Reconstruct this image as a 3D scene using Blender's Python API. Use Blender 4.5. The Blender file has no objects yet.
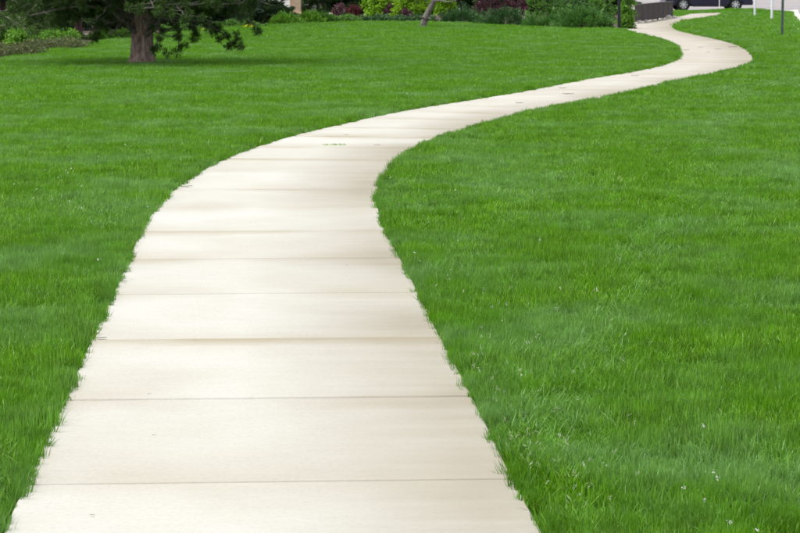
import bpy, bmesh, math, random
import numpy as np
from mathutils import Vector, Matrix

# ------------------------------------------------------------------ camera, world, sun, exposure
scene = bpy.context.scene
COL = scene.collection
FPX, YH, CAMH = 2420.0, -20.0, 1.55            # focal length and horizon in photo pixels (800 wide), eye height in metres
PITCH = math.atan((266.5 - YH) / FPX)
cam_data = bpy.data.cameras.new('camera')
cam = bpy.data.objects.new('camera', cam_data)
COL.objects.link(cam)
cam.location = (0, 0, CAMH)
cam.rotation_euler = (math.pi / 2 - PITCH, 0, 0)
cam_data.sensor_width = 36.0
cam_data.lens = 36.0 * FPX / 800.0
cam_data.clip_start = 0.1
cam_data.clip_end = 6000
cam_data.dof.use_dof = True
cam_data.dof.focus_distance = 10.5
cam_data.dof.aperture_fstop = 20.0
scene.camera = cam

SUN_EL, SUN_AZ = math.radians(66), math.radians(-92)   # azimuth from +Y towards +X: light comes from the left and ahead
world = bpy.data.worlds.new('World')
scene.world = world
world.use_nodes = True
wn = world.node_tree
bg = wn.nodes['Background']
sky = wn.nodes.new('ShaderNodeTexSky')
sky.sky_type = 'NISHITA'
sky.sun_disc = False
sky.sun_elevation = SUN_EL
sky.sun_rotation = SUN_AZ
sky.air_density = 1.0
sky.dust_density = 3.0
hsv = wn.nodes.new('ShaderNodeHueSaturation')       # a thinly overcast sky: the blue mostly gone
hsv.inputs['Saturation'].default_value = 0.30
wn.links.new(sky.outputs[0], hsv.inputs['Color'])
wn.links.new(hsv.outputs[0], bg.inputs[0])
bg.inputs[1].default_value = 0.15
sun_data = bpy.data.lights.new('sun', 'SUN')
sun_data.energy = 1.5
sun_data.angle = math.radians(28)
sun_data.color = (1.0, 0.97, 0.92)
sun = bpy.data.objects.new('sun', sun_data)
COL.objects.link(sun)
sd = Vector((math.sin(SUN_AZ) * math.cos(SUN_EL), math.cos(SUN_AZ) * math.cos(SUN_EL), math.sin(SUN_EL)))
sun.rotation_euler = sd.to_track_quat('Z', 'Y').to_euler()
sun.location = sd * 60

scene.view_settings.view_transform = 'Standard'
scene.view_settings.look = 'None'
scene.view_settings.gamma = 1.0
scene.view_settings.use_curve_mapping = False
scene.view_settings.exposure = 0.95

rng = np.random.default_rng(7)
random.seed(7)
R = math.radians

# ------------------------------------------------------------------ pixels to ground
_c, _s = math.cos(PITCH), math.sin(PITCH)


def ground(px, py, z=0.0):
    """a direction through a photo pixel, met with the level ground"""
    u, v = (px - 400) / FPX, (266.5 - py) / FPX
    d = (u, _c + v * _s, -_s + v * _c)
    t = (z - CAMH) / d[2]
    return d[0] * t, d[1] * t


def ppm(Y):
    return FPX / Y / 1.0


def terrain(x, y):
    """level lawn with a low swell by the street"""
    x = np.asarray(x, float)
    y = np.asarray(y, float)
    m = 0.08 * np.exp(-((x - 16.9) / 2.1) ** 2 - ((y - 108.5) / 2.6) ** 2)
    m = np.maximum(m, 0.15 * np.exp(-((x - 17.0) / 2.6) ** 2 - ((y - 117.6) / 2.2) ** 2))
    kx = np.interp(y, [40, 65, 88.5, 108, 116], [9.0, 12.2, 14.8, 17.6, 18.9])
    m = m * np.clip((kx - x - 0.6) / 1.0, 0, 1) * np.clip((120.4 - y) / 1.2, 0, 1)      # level again along the street
    return m


# ------------------------------------------------------------------ node helpers
def new_mat(name):
    m = bpy.data.materials.new(name)
    m.use_nodes = True
    nt = m.node_tree
    return m, nt, nt.nodes['Principled BSDF']


def N(nt, kind, **kw):
    n = nt.nodes.new('ShaderNode' + kind)
    for k, v in kw.items():
        if k in n.inputs.keys():
            n.inputs[k].default_value = v
        else:
            setattr(n, k, v)
    return n


def L(nt, a, b):
    nt.links.new(a, b)


def ramp(nt, fac, stops):
    r = nt.nodes.new('ShaderNodeValToRGB')
    e = r.color_ramp.elements
    while len(e) < len(stops):
        e.new(0.5)
    for el, (p, c) in zip(e, stops):
        el.position = p
        el.color = (c[0], c[1], c[2], 1) if not isinstance(c, (int, float)) else (c, c, c, 1)
    L(nt, fac, r.inputs[0])
    return r.outputs[0]


def mixc(nt, fac, a, b, mode='MIX'):
    m = nt.nodes.new('ShaderNodeMix')
    m.data_type = 'RGBA'
    m.blend_type = mode
    for s, v in ((m.inputs[0], fac), (m.inputs[6], a), (m.inputs[7], b)):
        if isinstance(v, (int, float)):
            s.default_value = v
        elif isinstance(v, tuple):
            s.default_value = (v[0], v[1], v[2], 1)
        else:
            L(nt, v, s)
    return m.outputs[2]


def math_(nt, op, a, b=None, clamp=False):
    m = nt.nodes.new('ShaderNodeMath')
    m.operation = op
    m.use_clamp = clamp
    for s, v in zip(m.inputs, (a, b)):
        if v is None:
            continue
        if isinstance(v, (int, float)):
            s.default_value = v
        else:
            L(nt, v, s)
    return m.outputs[0]


def pos_noise(nt, scale, detail=2.0, stretch=(1, 1, 1), coord=None, rough=0.5):
    if coord is None:
        coord = N(nt, 'NewGeometry').outputs['Position']
    mp = N(nt, 'Mapping')
    mp.inputs['Scale'].default_value = stretch
    L(nt, coord, mp.inputs['Vector'])
    n = N(nt, 'TexNoise', Scale=scale, Detail=detail, Roughness=rough)
    L(nt, mp.outputs[0], n.inputs['Vector'])
    return n.outputs['Fac']


# ------------------------------------------------------------------ materials
def plain(name, col, rough=0.7, noise=0.25, scale=6.0, metallic=0.0, spec=0.4, coat=0.0):
    m, nt, p = new_mat(name)
    n = pos_noise(nt, scale, 5.0, coord=N(nt, 'TexCoord').outputs['Object'])
    c = ramp(nt, n, [(0.3, tuple(v * (1 - noise) for v in col)), (0.7, tuple(min(1, v * (1 + noise)) for v in col))])
    L(nt, c, p.inputs['Base Color'])
    p.inputs['Roughness'].default_value = rough
    p.inputs['Metallic'].default_value = metallic
    p.inputs['Specular IOR Level'].default_value = spec
    p.inputs['Coat Weight'].default_value = coat
    return m


def leaf_mat(name, a, b, trans=0.35, rough=0.55, patch=None, patch_scale=1.2, spec=0.3):
    """a: deep tone, b: light tone, picked leaf by leaf through the attribute 'tint'"""
    m, nt, p = new_mat(name)
    at = N(nt, 'Attribute', attribute_name='tint')
    c = ramp(nt, at.outputs['Fac'], [(0.0, a), (1.0, b)])
    if patch:
        n = pos_noise(nt, patch_scale, 3.0)
        f = ramp(nt, n, [(0.42, 0.0), (0.62, 1.0)])
        c = mixc(nt, math_(nt, 'MULTIPLY', f, 0.75), c, patch)
    L(nt, c, p.inputs['Base Color'])
    p.inputs['Roughness'].default_value = rough
    p.inputs['Specular IOR Level'].default_value = spec
    tr = N(nt, 'BsdfTranslucent')
    L(nt, c, tr.inputs['Color'])
    mx = N(nt, 'MixShader', Fac=trans)
    L(nt, p.outputs[0], mx.inputs[1])
    L(nt, tr.outputs[0], mx.inputs[2])
    L(nt, mx.outputs[0], nt.nodes['Material Output'].inputs['Surface'])
    return m


def grass_mat():
    m, nt, p = new_mat('grass_blades')
    at = N(nt, 'Attribute', attribute_name='tint')
    c = ramp(nt, at.outputs['Fac'], [(0.0, (0.040, 0.135, 0.004)), (0.45, (0.112, 0.300, 0.007)),
                                     (0.93, (0.235, 0.450, 0.045)), (0.97, (0.34, 0.46, 0.16)), (1.0, (0.46, 0.48, 0.24))])
    # sky sheen of leaning blades put into the colour: bluish light patches, yellower dark ones
    n1 = pos_noise(nt, 0.75, 3.0)
    c = mixc(nt, ramp(nt, n1, [(0.44, 0.0), (0.64, 0.80)]), c, (0.165, 0.340, 0.105))
    n2 = pos_noise(nt, 1.7, 3.0, stretch=(1.0, 0.75, 1))
    c = mixc(nt, ramp(nt, n2, [(0.48, 0.0), (0.66, 0.75)]), c, (0.088, 0.255, 0.001))
    n3 = pos_noise(nt, 7.0, 3.0)
    c = mixc(nt, 1.0, c, ramp(nt, n3, [(0.25, 0.66), (0.75, 1.30)]), 'MULTIPLY')
    L(nt, c, p.inputs['Base Color'])
    p.inputs['Roughness'].default_value = 0.42
    p.inputs['Specular IOR Level'].default_value = 0.35
    tr = N(nt, 'BsdfTranslucent')
    L(nt, mixc(nt, 1.0, c, (1.25, 1.15, 0.6), 'MULTIPLY'), tr.inputs['Color'])
    mx = N(nt, 'MixShader', Fac=0.42)
    L(nt, p.outputs[0], mx.inputs[1])
    L(nt, tr.outputs[0], mx.inputs[2])
    L(nt, mx.outputs[0], nt.nodes['Material Output'].inputs['Surface'])
    return m


def turf_mat():
    m, nt, p = new_mat('turf_thatch')
    n = pos_noise(nt, 9.0, 6.0)
    c = ramp(nt, n, [(0.3, (0.025, 0.062, 0.006)), (0.7, (0.065, 0.160, 0.010))])
    n2 = pos_noise(nt, 0.5, 2.0)
    c = mixc(nt, ramp(nt, n2, [(0.4, 0.0), (0.7, 0.5)]), c, (0.045, 0.125, 0.025))
    L(nt, c, p.inputs['Base Color'])
    p.inputs['Roughness'].default_value = 0.95
    b = N(nt, 'Bump', Strength=0.6, Distance=0.02)
    L(nt, pos_noise(nt, 60.0, 3.0), b.inputs['Height'])
    L(nt, b.outputs[0], p.inputs['Normal'])
    return m


def concrete_mat():
    m, nt, p = new_mat('broomed_concrete')
    uv = N(nt, 'UVMap', uv_map='slab').outputs[0]          # u 0..1 across, v metres from the slab's near joint
    sep = N(nt, 'SeparateXYZ')
    L(nt, uv, sep.inputs[0])
    u, v = sep.outputs[0], sep.outputs[1]
    geo = N(nt, 'NewGeometry').outputs['Position']
    oi = N(nt, 'ObjectInfo')
    base = ramp(nt, oi.outputs['Random'], [(0.0, (0.412, 0.403, 0.358)), (1.0, (0.452, 0.446, 0.404))])
    # cloudy tone
    n = pos_noise(nt, 1.3, 5.0, coord=geo)
    base = mixc(nt, ramp(nt, n, [(0.42, 0.0), (0.72, 0.45)]), base, (0.350, 0.329, 0.262))
    # fine sand grain and the broom's strokes across the walk
    n = pos_noise(nt, 260.0, 3.0, coord=geo)
    base = mixc(nt, 1.0, base, ramp(nt, n, [(0.2, 0.92), (0.8, 1.06)]), 'MULTIPLY')
    cmb = N(nt, 'CombineXYZ')
    L(nt, math_(nt, 'ADD', u, math_(nt, 'MULTIPLY', oi.outputs['Random'], 40.0)), cmb.inputs[0])
    L(nt, v, cmb.inputs[1])
    bro = pos_noise(nt, 1.0, 4.0, stretch=(5.0, 190.0, 1), coord=cmb.outputs[0])
    base = mixc(nt, 1.0, base, ramp(nt, bro, [(0.25, 0.96), (0.75, 1.03)]), 'MULTIPLY')
    n = pos_noise(nt, 11.0, 6.0, stretch=(.55, 1.3, 1), coord=geo, rough=.62)
    base = mixc(nt, 1.0, base, ramp(nt, n, [(0.28, 0.965), (0.72, 1.025)]), 'MULTIPLY')
    n = pos_noise(nt, 55.0, 4.0, coord=geo, rough=.7)
    base = mixc(nt, 1.0, base, ramp(nt, n, [(0.30, 0.90), (0.50, 1.0), (0.72, 1.05)]), 'MULTIPLY')
    tone = N(nt, 'Attribute', attribute_type='OBJECT', attribute_name='tone')
    base = mixc(nt, tone.outputs['Fac'], base, (0.325, 0.286, 0.232))
    # washed-in silt: a tan band of uneven width on the far side of each joint, less on the near side
    wob = pos_noise(nt, 1.0, 3.0, stretch=(2.2, 2.0, 1), coord=cmb.outputs[0])
    near = math_(nt, 'SUBTRACT', 1.0, math_(nt, 'DIVIDE', v, math_(nt, 'MULTIPLY_ADD', wob, 0.42)), True)
    far = math_(nt, 'SUBTRACT', 1.0, math_(nt, 'DIVIDE', math_(nt, 'SUBTRACT', 1.52, v), math_(nt, 'MULTIPLY', wob, 0.62)), True)
    edge = math_(nt, 'MAXIMUM', math_(nt, 'MULTIPLY', near, 0.5), far)
    sw = pos_noise(nt, 0.9, 3.0, coord=geo)
    edge = math_(nt, 'MULTIPLY', edge, ramp(nt, sw, [(0.38, 0.04), (0.62, 0.85)]))
    rnd = N(nt, 'TexWhiteNoise', noise_dimensions='1D')
    L(nt, oi.outputs['Random'], rnd.inputs['W'])
    edge = math_(nt, 'MULTIPLY', edge, ramp(nt, rnd.outputs['Value'], [(0.1, 0.15), (0.9, 1.0)]))
    base = mixc(nt, edge, base, (0.245, 0.203, 0.115))
    # silt washed out of the right-hand turf
    side = ramp(nt, u, [(0.42, 0.0), (0.92, 1.0)])
    rw = pos_noise(nt, 0.35, 3.0, coord=geo)
    side = math_(nt, 'MULTIPLY', side, ramp(nt, rw, [(0.34, 0.30), (0.58, 0.85)]))
    streak = pos_noise(nt, 1.0, 4.0, stretch=(2.0, 7.0, 1), coord=cmb.outputs[0])
    side = math_(nt, 'MULTIPLY', side, ramp(nt, streak, [(0.3, 0.78), (0.7, 1.0)]))
    base = mixc(nt, side, base, (0.215, 0.190, 0.135))
    # small dark specks
    vo = N(nt, 'TexVoronoi', Scale=5.5)
    L(nt, geo, vo.inputs['Vector'])
    base = mixc(nt, ramp(nt, vo.outputs['Distance'], [(0.0, 0.6), (0.03, 0.0)]), base, (0.16, 0.14, 0.11))
    L(nt, base, p.inputs['Base Color'])
    p.inputs['Roughness'].default_value = 0.9
    p.inputs['Specular IOR Level'].default_value = 0.25
    b = N(nt, 'Bump', Strength=0.35, Distance=0.003)
    L(nt, math_(nt, 'ADD', bro, pos_noise(nt, 300.0, 2.0, coord=geo)), b.inputs['Height'])
    L(nt, b.outputs[0], p.inputs['Normal'])
    return m


def bark_mat(name, a, b, scale=(9, 9, 1.6)):
    m, nt, p = new_mat(name)
    co = N(nt, 'TexCoord').outputs['Object']
    n = pos_noise(nt, 3.0, 6.0, stretch=scale, coord=co, rough=0.65)
    c = ramp(nt, n, [(0.32, a), (0.66, b)])
    L(nt, c, p.inputs['Base Color'])
    p.inputs['Roughness'].default_value = 0.95
    bp = N(nt, 'Bump', Strength=0.8, Distance=0.02)
    L(nt, n, bp.inputs['Height'])
    L(nt, bp.outputs[0], p.inputs['Normal'])
    return m


def asphalt_mat():
    m, nt, p = new_mat('asphalt')
    n = pos_noise(nt, 0.35, 5.0)
    c = ramp(nt, n, [(0.3, (0.20, 0.18, 0.18)), (0.7, (0.27, 0.25, 0.245))])
    n2 = pos_noise(nt, 120.0, 2.0)
    c = mixc(nt, 1.0, c, ramp(nt, n2, [(0.3, 0.8), (0.7, 1.2)]), 'MULTIPLY')
    L(nt, c, p.inputs['Base Color'])
    p.inputs['Roughness'].default_value = 0.9
    return m


def mulch_mat():
    m, nt, p = new_mat('bark_mulch')
    n = pos_noise(nt, 14.0, 6.0)
    c = ramp(nt, n, [(0.3, (0.018, 0.013, 0.008)), (0.7, (0.085, 0.058, 0.036))])
    L(nt, c, p.inputs['Base Color'])
    p.inputs['Roughness'].default_value = 1.0
    b = N(nt, 'Bump', Strength=1.0, Distance=0.05)
    L(nt, n, b.inputs['Height'])
    L(nt, b.outputs[0], p.inputs['Normal'])
    return m


M = dict(
    grass=grass_mat(), turf=turf_mat(), concrete=concrete_mat(), asphalt=asphalt_mat(), mulch=mulch_mat(),
    pine_bark=bark_mat('pine_bark', (0.079, 0.049, 0.042), (0.473, 0.338, 0.288)),
    dark_bark=bark_mat('dark_bark', (0.048, 0.022, 0.024), (0.187, 0.088, 0.093)),
    grey_bark=bark_mat('grey_bark', (0.06, 0.05, 0.045), (0.24, 0.21, 0.19)),
    twig=plain('grey_twig', (0.15, 0.125, 0.11), 0.9, 0.4, 20),
    needles=leaf_mat('pine_needles', (0.029, 0.067, 0.015), (0.099, 0.178, 0.033), 0.18),
    conifer=leaf_mat('dark_conifer', (0.021, 0.052, 0.016), (0.070, 0.138, 0.038), 0.18),
    blue_conifer=leaf_mat('grey_green_conifer', (0.029, 0.061, 0.035), (0.087, 0.152, 0.087), 0.18),
    juniper=leaf_mat('juniper', (0.032, 0.105, 0.021), (0.123, 0.289, 0.049), 0.25),
    dark_juniper=leaf_mat('dark_juniper', (0.022, 0.067, 0.022), (0.080, 0.184, 0.048), 0.22),
    bright=leaf_mat('bright_leaves', (0.072, 0.203, 0.017), (0.203, 0.420, 0.043), 0.4),
    lime=leaf_mat('lime_leaves', (0.109, 0.265, 0.009), (0.299, 0.506, 0.023), 0.42),
    mid=leaf_mat('mid_green_leaves', (0.045, 0.136, 0.019), (0.144, 0.304, 0.040), 0.35),
    olive=leaf_mat('olive_leaves', (0.056, 0.077, 0.025), (0.163, 0.194, 0.069), 0.3),
    purple=leaf_mat('purple_leaves', (0.039, 0.017, 0.022), (0.133, 0.053, 0.067), 0.3),
    red=leaf_mat('red_leaves', (0.050, 0.010, 0.012), (0.150, 0.030, 0.030), 0.3),
    russet=leaf_mat('russet_leaves', (0.065, 0.047, 0.029), (0.169, 0.124, 0.068), 0.3),
    blossom=leaf_mat('cream_blossom', (0.50, 0.48, 0.40), (0.72, 0.70, 0.62), 0.3),
    yellow=leaf_mat('yellow_blossom', (0.50, 0.55, 0.01), (0.68, 0.74, 0.02), 0.3),
    clover=leaf_mat('clover_heads', (0.62, 0.62, 0.56), (0.80, 0.80, 0.74), 0.3),
    seed=leaf_mat('seed_heads', (0.30, 0.36, 0.20), (0.52, 0.56, 0.40), 0.4),
    deadleaf=plain('dead_leaf', (0.060, 0.040, 0.022), 0.9, 0.4, 40),
    stone=plain('pale_stone', (0.62, 0.57, 0.50), 0.9, 0.2, 4),
    tan_stone=plain('tan_stucco', (0.52, 0.38, 0.25), 0.9, 0.12, 5),
    fence=plain('brown_fence_paint', (0.062, 0.044, 0.047), 0.75, 0.25, 3),
    black_metal=plain('black_metal', (0.012, 0.013, 0.015), 0.5, 0.2, 5),
    white_paint=plain('white_paint', (0.76, 0.76, 0.80), 0.6, 0.06, 4),
    steel=plain('green_grey_steel', (0.13, 0.17, 0.16), 0.55, 0.2, 8, 0.4),
    sign_back=plain('sign_back_aluminium', (0.45, 0.46, 0.47), 0.45, 0.1, 6, 0.7),
    kerb=plain('kerb_concrete', (0.56, 0.54, 0.50), 0.9, 0.12, 2),
    car_paint=plain('dark_navy_paint', (0.012, 0.010, 0.035), 0.35, 0.1, 2, 0.0, 0.3, 0.25),
    tyre=plain('tyre_rubber', (0.012, 0.012, 0.013), 0.85, 0.2, 10),
    alloy=plain('alloy', (0.62, 0.62, 0.65), 0.35, 0.08, 8, 0.8),
    glass=plain('dark_car_glass', (0.01, 0.012, 0.015), 0.06, 0.1, 2, 0.0, 0.6),
    lamp=plain('headlamp_lens', (0.55, 0.56, 0.58), 0.15, 0.1, 4),
    red_lens=plain('tail_lamp_lens', (0.30, 0.012, 0.010), 0.2, 0.1, 4),
)


# ------------------------------------------------------------------ object helpers
def tag(o, label=None, cat=None, group=None, kind=None):
    for k, v in (('label', label), ('category', cat), ('group', group), ('kind', kind)):
        if v:
            o[k] = v
    return o


def thing(name, label, cat, loc, group=None):
    o = bpy.data.objects.new(name, None)
    COL.objects.link(o)
    o.location = loc
    o.empty_display_size = 0.2
    return tag(o, label, cat, group)


def link(name, me, mat=None, parent=None, loc=None):
    o = bpy.data.objects.new(name, me)
    COL.objects.link(o)
    if mat:
        if not me.materials:
            me.materials.append(mat)
    o.parent = parent
    if loc is not None:
        o.location = loc
    return o


def mesh_np(name, V, F, tint=None, smooth=False):
    """V (n,3), F (m,k) with one k; tint one value per face"""
    V = np.asarray(V, np.float32)
    F = np.asarray(F, np.int32)
    me = bpy.data.meshes.new(name)
    m, k = F.shape
    me.vertices.add(len(V))
    me.vertices.foreach_set('co', V.ravel())
    me.loops.add(m * k)
    me.loops.foreach_set('vertex_index', F.ravel())
    me.polygons.add(m)
    me.polygons.foreach_set('loop_start', np.arange(0, m * k, k, dtype=np.int32))
    if smooth:
        me.polygons.foreach_set('use_smooth', np.ones(m, bool))
    if tint is not None:
        a = me.attributes.new('tint', 'FLOAT', 'FACE')
        a.data.foreach_set('value', np.asarray(tint, np.float32))
    me.update(calc_edges=True)
    me.validate()
    return me


def mesh_bm(name, bm, smooth=False):
    bmesh.ops.recalc_face_normals(bm, faces=bm.faces[:])
    me = bpy.data.meshes.new(name)
    bm.to_mesh(me)
    bm.free()
    if smooth:
        me.polygons.foreach_set('use_smooth', [True] * len(me.polygons))
    return me


def box(bm, x0, x1, y0, y1, z0, z1, bevel=0.0):
    r = bmesh.ops.create_cube(bm, size=1.0)
    vs = r['verts']
    for v in vs:
        v.co = Vector((x0 + (v.co.x + .5) * (x1 - x0), y0 + (v.co.y + .5) * (y1 - y0), z0 + (v.co.z + .5) * (z1 - z0)))
    if bevel:
        es = {e for v in vs for e in v.link_edges}
        bmesh.ops.bevel(bm, geom=list(es), offset=bevel, segments=1, affect='EDGES')


def tube_arrays(pts, radii, seg=8):
    pts = np.asarray(pts, float)
    n = len(pts)
    d = np.gradient(pts, axis=0)
    d /= np.linalg.norm(d, axis=1)[:, None] + 1e-9
    ref = np.array([0.0, 0, 1]) if abs(d[:, 2]).mean() < 0.8 else np.array([0.0, 1, 0])
    a = np.cross(d, ref)
    a /= np.linalg.norm(a, axis=1)[:, None] + 1e-9
    b = np.cross(d, a)
    th = np.linspace(0, 2 * math.pi, seg, endpoint=False)
    ring = (np.cos(th)[None, :, None] * a[:, None, :] + np.sin(th)[None, :, None] * b[:, None, :]) * np.asarray(radii)[:, None, None]
    V = (pts[:, None, :] + ring).reshape(-1, 3)
    i = np.arange(n - 1)[:, None] * seg
    j = np.arange(seg)[None, :]
    k = (j + 1) % seg
    F = np.stack([i + j, i + k, i + seg + k, i + seg + j], -1).reshape(-1, 4)
    return V, F


def join(parts):
    Vs, Fs, o = [], [], 0
    for V, F in parts:
        Vs.append(V)
        Fs.append(F + o)
        o += len(V)
    return np.concatenate(Vs), np.concatenate(Fs)


def unit(v):
    return v / (np.linalg.norm(v, axis=-1, keepdims=True) + 1e-9)


def diamonds(C, D, length, width, r, bend=0.15):
    """pointed leaves: centre C, long direction D"""
    n = len(C)
    D = unit(D)
    W = unit(np.cross(D, unit(r.normal(size=(n, 3)))))
    U = np.cross(D, W)
    l = (np.broadcast_to(length, n) * r.uniform(.7, 1.3, n))[:, None]
    w = (np.broadcast_to(width, n) * r.uniform(.75, 1.25, n))[:, None]
    V = np.stack([C - D * l / 2, C + W * w / 2 + U * l * bend, C + D * l / 2, C - W * w / 2 + U * l * bend], 1).reshape(-1, 3)
    F = np.arange(n * 4).reshape(n, 4)
    return V, F


# ------------------------------------------------------------------ the walk's centre line
CP = np.array([(-0.02, 2.6), (-0.18, 4.6), (-0.36, 6.7), (-0.48, 8.8), (-0.585, 10.5), (-0.675, 12.1), (-0.765, 13.6), (-0.85, 15.0), (-0.90, 16.2),
               (-0.925, 17.5), (-0.905, 18.5), (-0.87, 19.5), (-0.79, 20.8), (-.67, 21.9), (-.52, 22.95), (-.31, 24.2), (-.08, 25.2),
               (.08, 25.9), (.44, 27.4), (.84, 28.9), (1.25, 30.1), (1.70, 31.4), (2.52, 33.9), (3.20, 36.3), (3.82, 38.4), (4.40, 40.1),
               (5.22, 42.9), (5.95, 46.2), (6.45, 49.4), (6.95, 53.8), (7.32, 58.0), (7.52, 62.0), (7.62, 66.5), (7.66, 70.5),
               (7.86, 76.0), (8.55, 83.3), (9.55, 90.0), (10.7, 95.5), (11.8, 100.0), (12.8, 104.3), (13.55, 108.6), (14.25, 112.2),
               (15.6, 114.2), (17.6, 114.6), (20.0, 114.6)])


def catmull(P, n=14):
    out = []
    for i in range(1, len(P) - 2):
        p0, p1, p2, p3 = P[i - 1:i + 3]
        for t in np.linspace(0, 1, n, endpoint=False):
            out.append(.5 * (2 * p1 + (p2 - p0) * t + (2 * p0 - 5 * p1 + 4 * p2 - p3) * t * t + (3 * p1 - p0 - 3 * p2 + p3) * t ** 3))
    out.append(P[-2])
    return np.array(out)


line = catmull(CP)
for _ in range(12):                                     # take out the tracing wobble
    line[1:-1] = (line[:-2] + 2 * line[1:-1] + line[2:]) / 4
arc = np.concatenate([[0], np.cumsum(np.linalg.norm(np.diff(line, axis=0), axis=1))])


def walk_at(s):
    x, y = np.interp(s, arc, line[:, 0]), np.interp(s, arc, line[:, 1])
    e = 0.35
    dx = np.interp(s + e, arc, line[:, 0]) - np.interp(s - e, arc, line[:, 0])
    dy = np.interp(s + e, arc, line[:, 1]) - np.interp(s - e, arc, line[:, 1])
    l = np.hypot(dx, dy)
    return x, y, dx / l, dy / l


HALF = 0.76


def walk_distance(P):
    """signed distance to the centre line (positive on the right)"""
    out = np.empty(len(P))
    for i in range(0, len(P), 20000):
        q = P[i:i + 20000]
        d2 = (q[:, None, 0] - line[None, ::3, 0]) ** 2 + (q[:, None, 1] - line[None, ::3, 1]) ** 2
        j = d2.argmin(1) * 3
        best = np.full(len(q), 1e9)
        sgn = np.ones(len(q))
        for k in range(-4, 4):
            a = line[np.clip(j + k, 0, len(line) - 2)]
            b = line[np.clip(j + k + 1, 1, len(line) - 1)]
            ab = b - a
            t = np.clip(((q - a) * ab).sum(1) / ((ab * ab).sum(1) + 1e-9), 0, 1)
            d = np.linalg.norm(q - a - ab * t[:, None], axis=1)
            cr = ab[:, 1] * (q - a)[:, 0] - ab[:, 0] * (q - a)[:, 1]
            m = d < best
            best[m] = d[m]
            sgn[m] = np.sign(cr[m])
        out[i:i + 20000] = best * sgn
    return out


# ------------------------------------------------------------------ the setting: lawn ground, bed, street, walk
def grid_axis(lo, hi, fine_lo, fine_hi, step, coarse):
    a = np.arange(fine_lo, fine_hi + 1e-6, step)
    left = fine_lo - np.geomspace(coarse, fine_lo - lo, 10)[::-1]
    right = fine_hi + np.geomspace(coarse, hi - fine_hi, 10)
    return np.concatenate([left, a, right])


gx = grid_axis(-1500, 1500, -24, 44, 1.0, 4.0)
gy = grid_axis(-400, 3000, -6, 150, 1.0, 4.0)
GX, GY = np.meshgrid(gx, gy)
GZ = terrain(GX, GY) - 0.024
V = np.stack([GX, GY, GZ], -1).reshape(-1, 3)
nx, ny = len(gx), len(gy)
i, j = np.meshgrid(np.arange(nx - 1), np.arange(ny - 1))
a = (j * nx + i).ravel()
F = np.stack([a, a + 1, a + nx + 1, a + nx], 1)
tag(link('lawn', mesh_np('lawn', V, F, smooth=True), M['turf']), kind='structure')

edge_px = [(-260, 112), (-120, 80), (0, 59), (40, 51), (70, 46), (105, 40.5), (150, 35.5), (190, 31), (250, 26), (300, 24), (360, 22.3), (420, 22.2), (450, 23),
           (480, 24.6), (530, 27), (580, 29), (612, 29.6), (623, 29.2), (628, 26.5)]
bed_front = np.array([ground(*p) for p in edge_px])
bed_poly = np.concatenate([bed_front, np.array([(8.0, 90.0), (10.4, 99.0), (10.6, 112), (6, 120), (-40, 120), (-40, bed_front[0, 1])])])


def sheet(name, poly, z, mat, kind='structure'):
    bm = bmesh.new()
    f = bm.faces.new([bm.verts.new((p[0], p[1], z)) for p in poly])
    bmesh.ops.triangulate(bm, faces=[f])
    return tag(link(name, mesh_bm(name, bm), mat), kind=kind)


def inside(P, poly):
    x, y = P[:, 0], P[:, 1]
    c = np.zeros(len(P), bool)
    q = np.roll(poly, 1, axis=0)
    for (x0, y0), (x1, y1) in zip(poly, q):
        m = ((y0 > y) != (y1 > y))
        if y0 == y1:
            continue
        c ^= m & (x < (x1 - x0) * (y - y0) / (y1 - y0) + x0)
    return c


sheet('planting_bed', bed_poly, -0.008, M['mulch'])

# street on the right and the cross street behind; the kerb follows the grass
kerb_line = np.array([(9.0, 40.0), (12.2, 65.0), (14.8, 88.5), (17.6, 108.0), (18.9, 116.0), (19.2, 119.4), (18.3, 121.1), (16.4, 121.5), (4.0, 121.6), (-30.0, 121.8)])
kl = catmull(np.concatenate([[2 * kerb_line[0] - kerb_line[1]], kerb_line, [2 * kerb_line[-1] - kerb_line[-2]]]), 8)
kd = unit(np.gradient(kl, axis=0))
kn = np.stack([kd[:, 1], -kd[:, 0]], 1)                 # towards the street
street_poly = np.concatenate([kl + kn * 0.10, np.array([(-30, 230.0), (40, 260.0), (90, 260.0), (60, 40.0)])])
sheet('street', street_poly, -0.012, M['asphalt'])
n = len(kl)
prof = [(-0.08, -0.03), (-0.08, 0.125), (0.06, 0.125), (0.095, 0.105), (0.13, -0.03)]
drop = np.interp(kl[:, 1], [117, 121], [1.0, .3])             # the kerb drops towards the driveway crossing
V = np.concatenate([np.column_stack([kl + kn * o, z * drop if z > 0 else np.full(n, z)]) for o, z in prof])
F = np.concatenate([np.stack([np.arange(n - 1) + k * n, np.arange(1, n) + k * n, np.arange(1, n) + (k + 1) * n, np.arange(n - 1) + (k + 1) * n], 1)
                    for k in range(len(prof) - 1)])
tag(link('kerb', mesh_np('kerb', V, F), M['kerb']), kind='structure')

# the walk: cast slabs, joint by joint
walk = bpy.data.objects.new('walkway', None)
COL.objects.link(walk)
tag(walk, kind='structure')
STEP = 1.52
s_first = np.interp(7.40, line[:, 1], arc)
s_first -= STEP * math.floor(s_first / STEP)
count = int((arc[-1] - s_first) / STEP)


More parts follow.
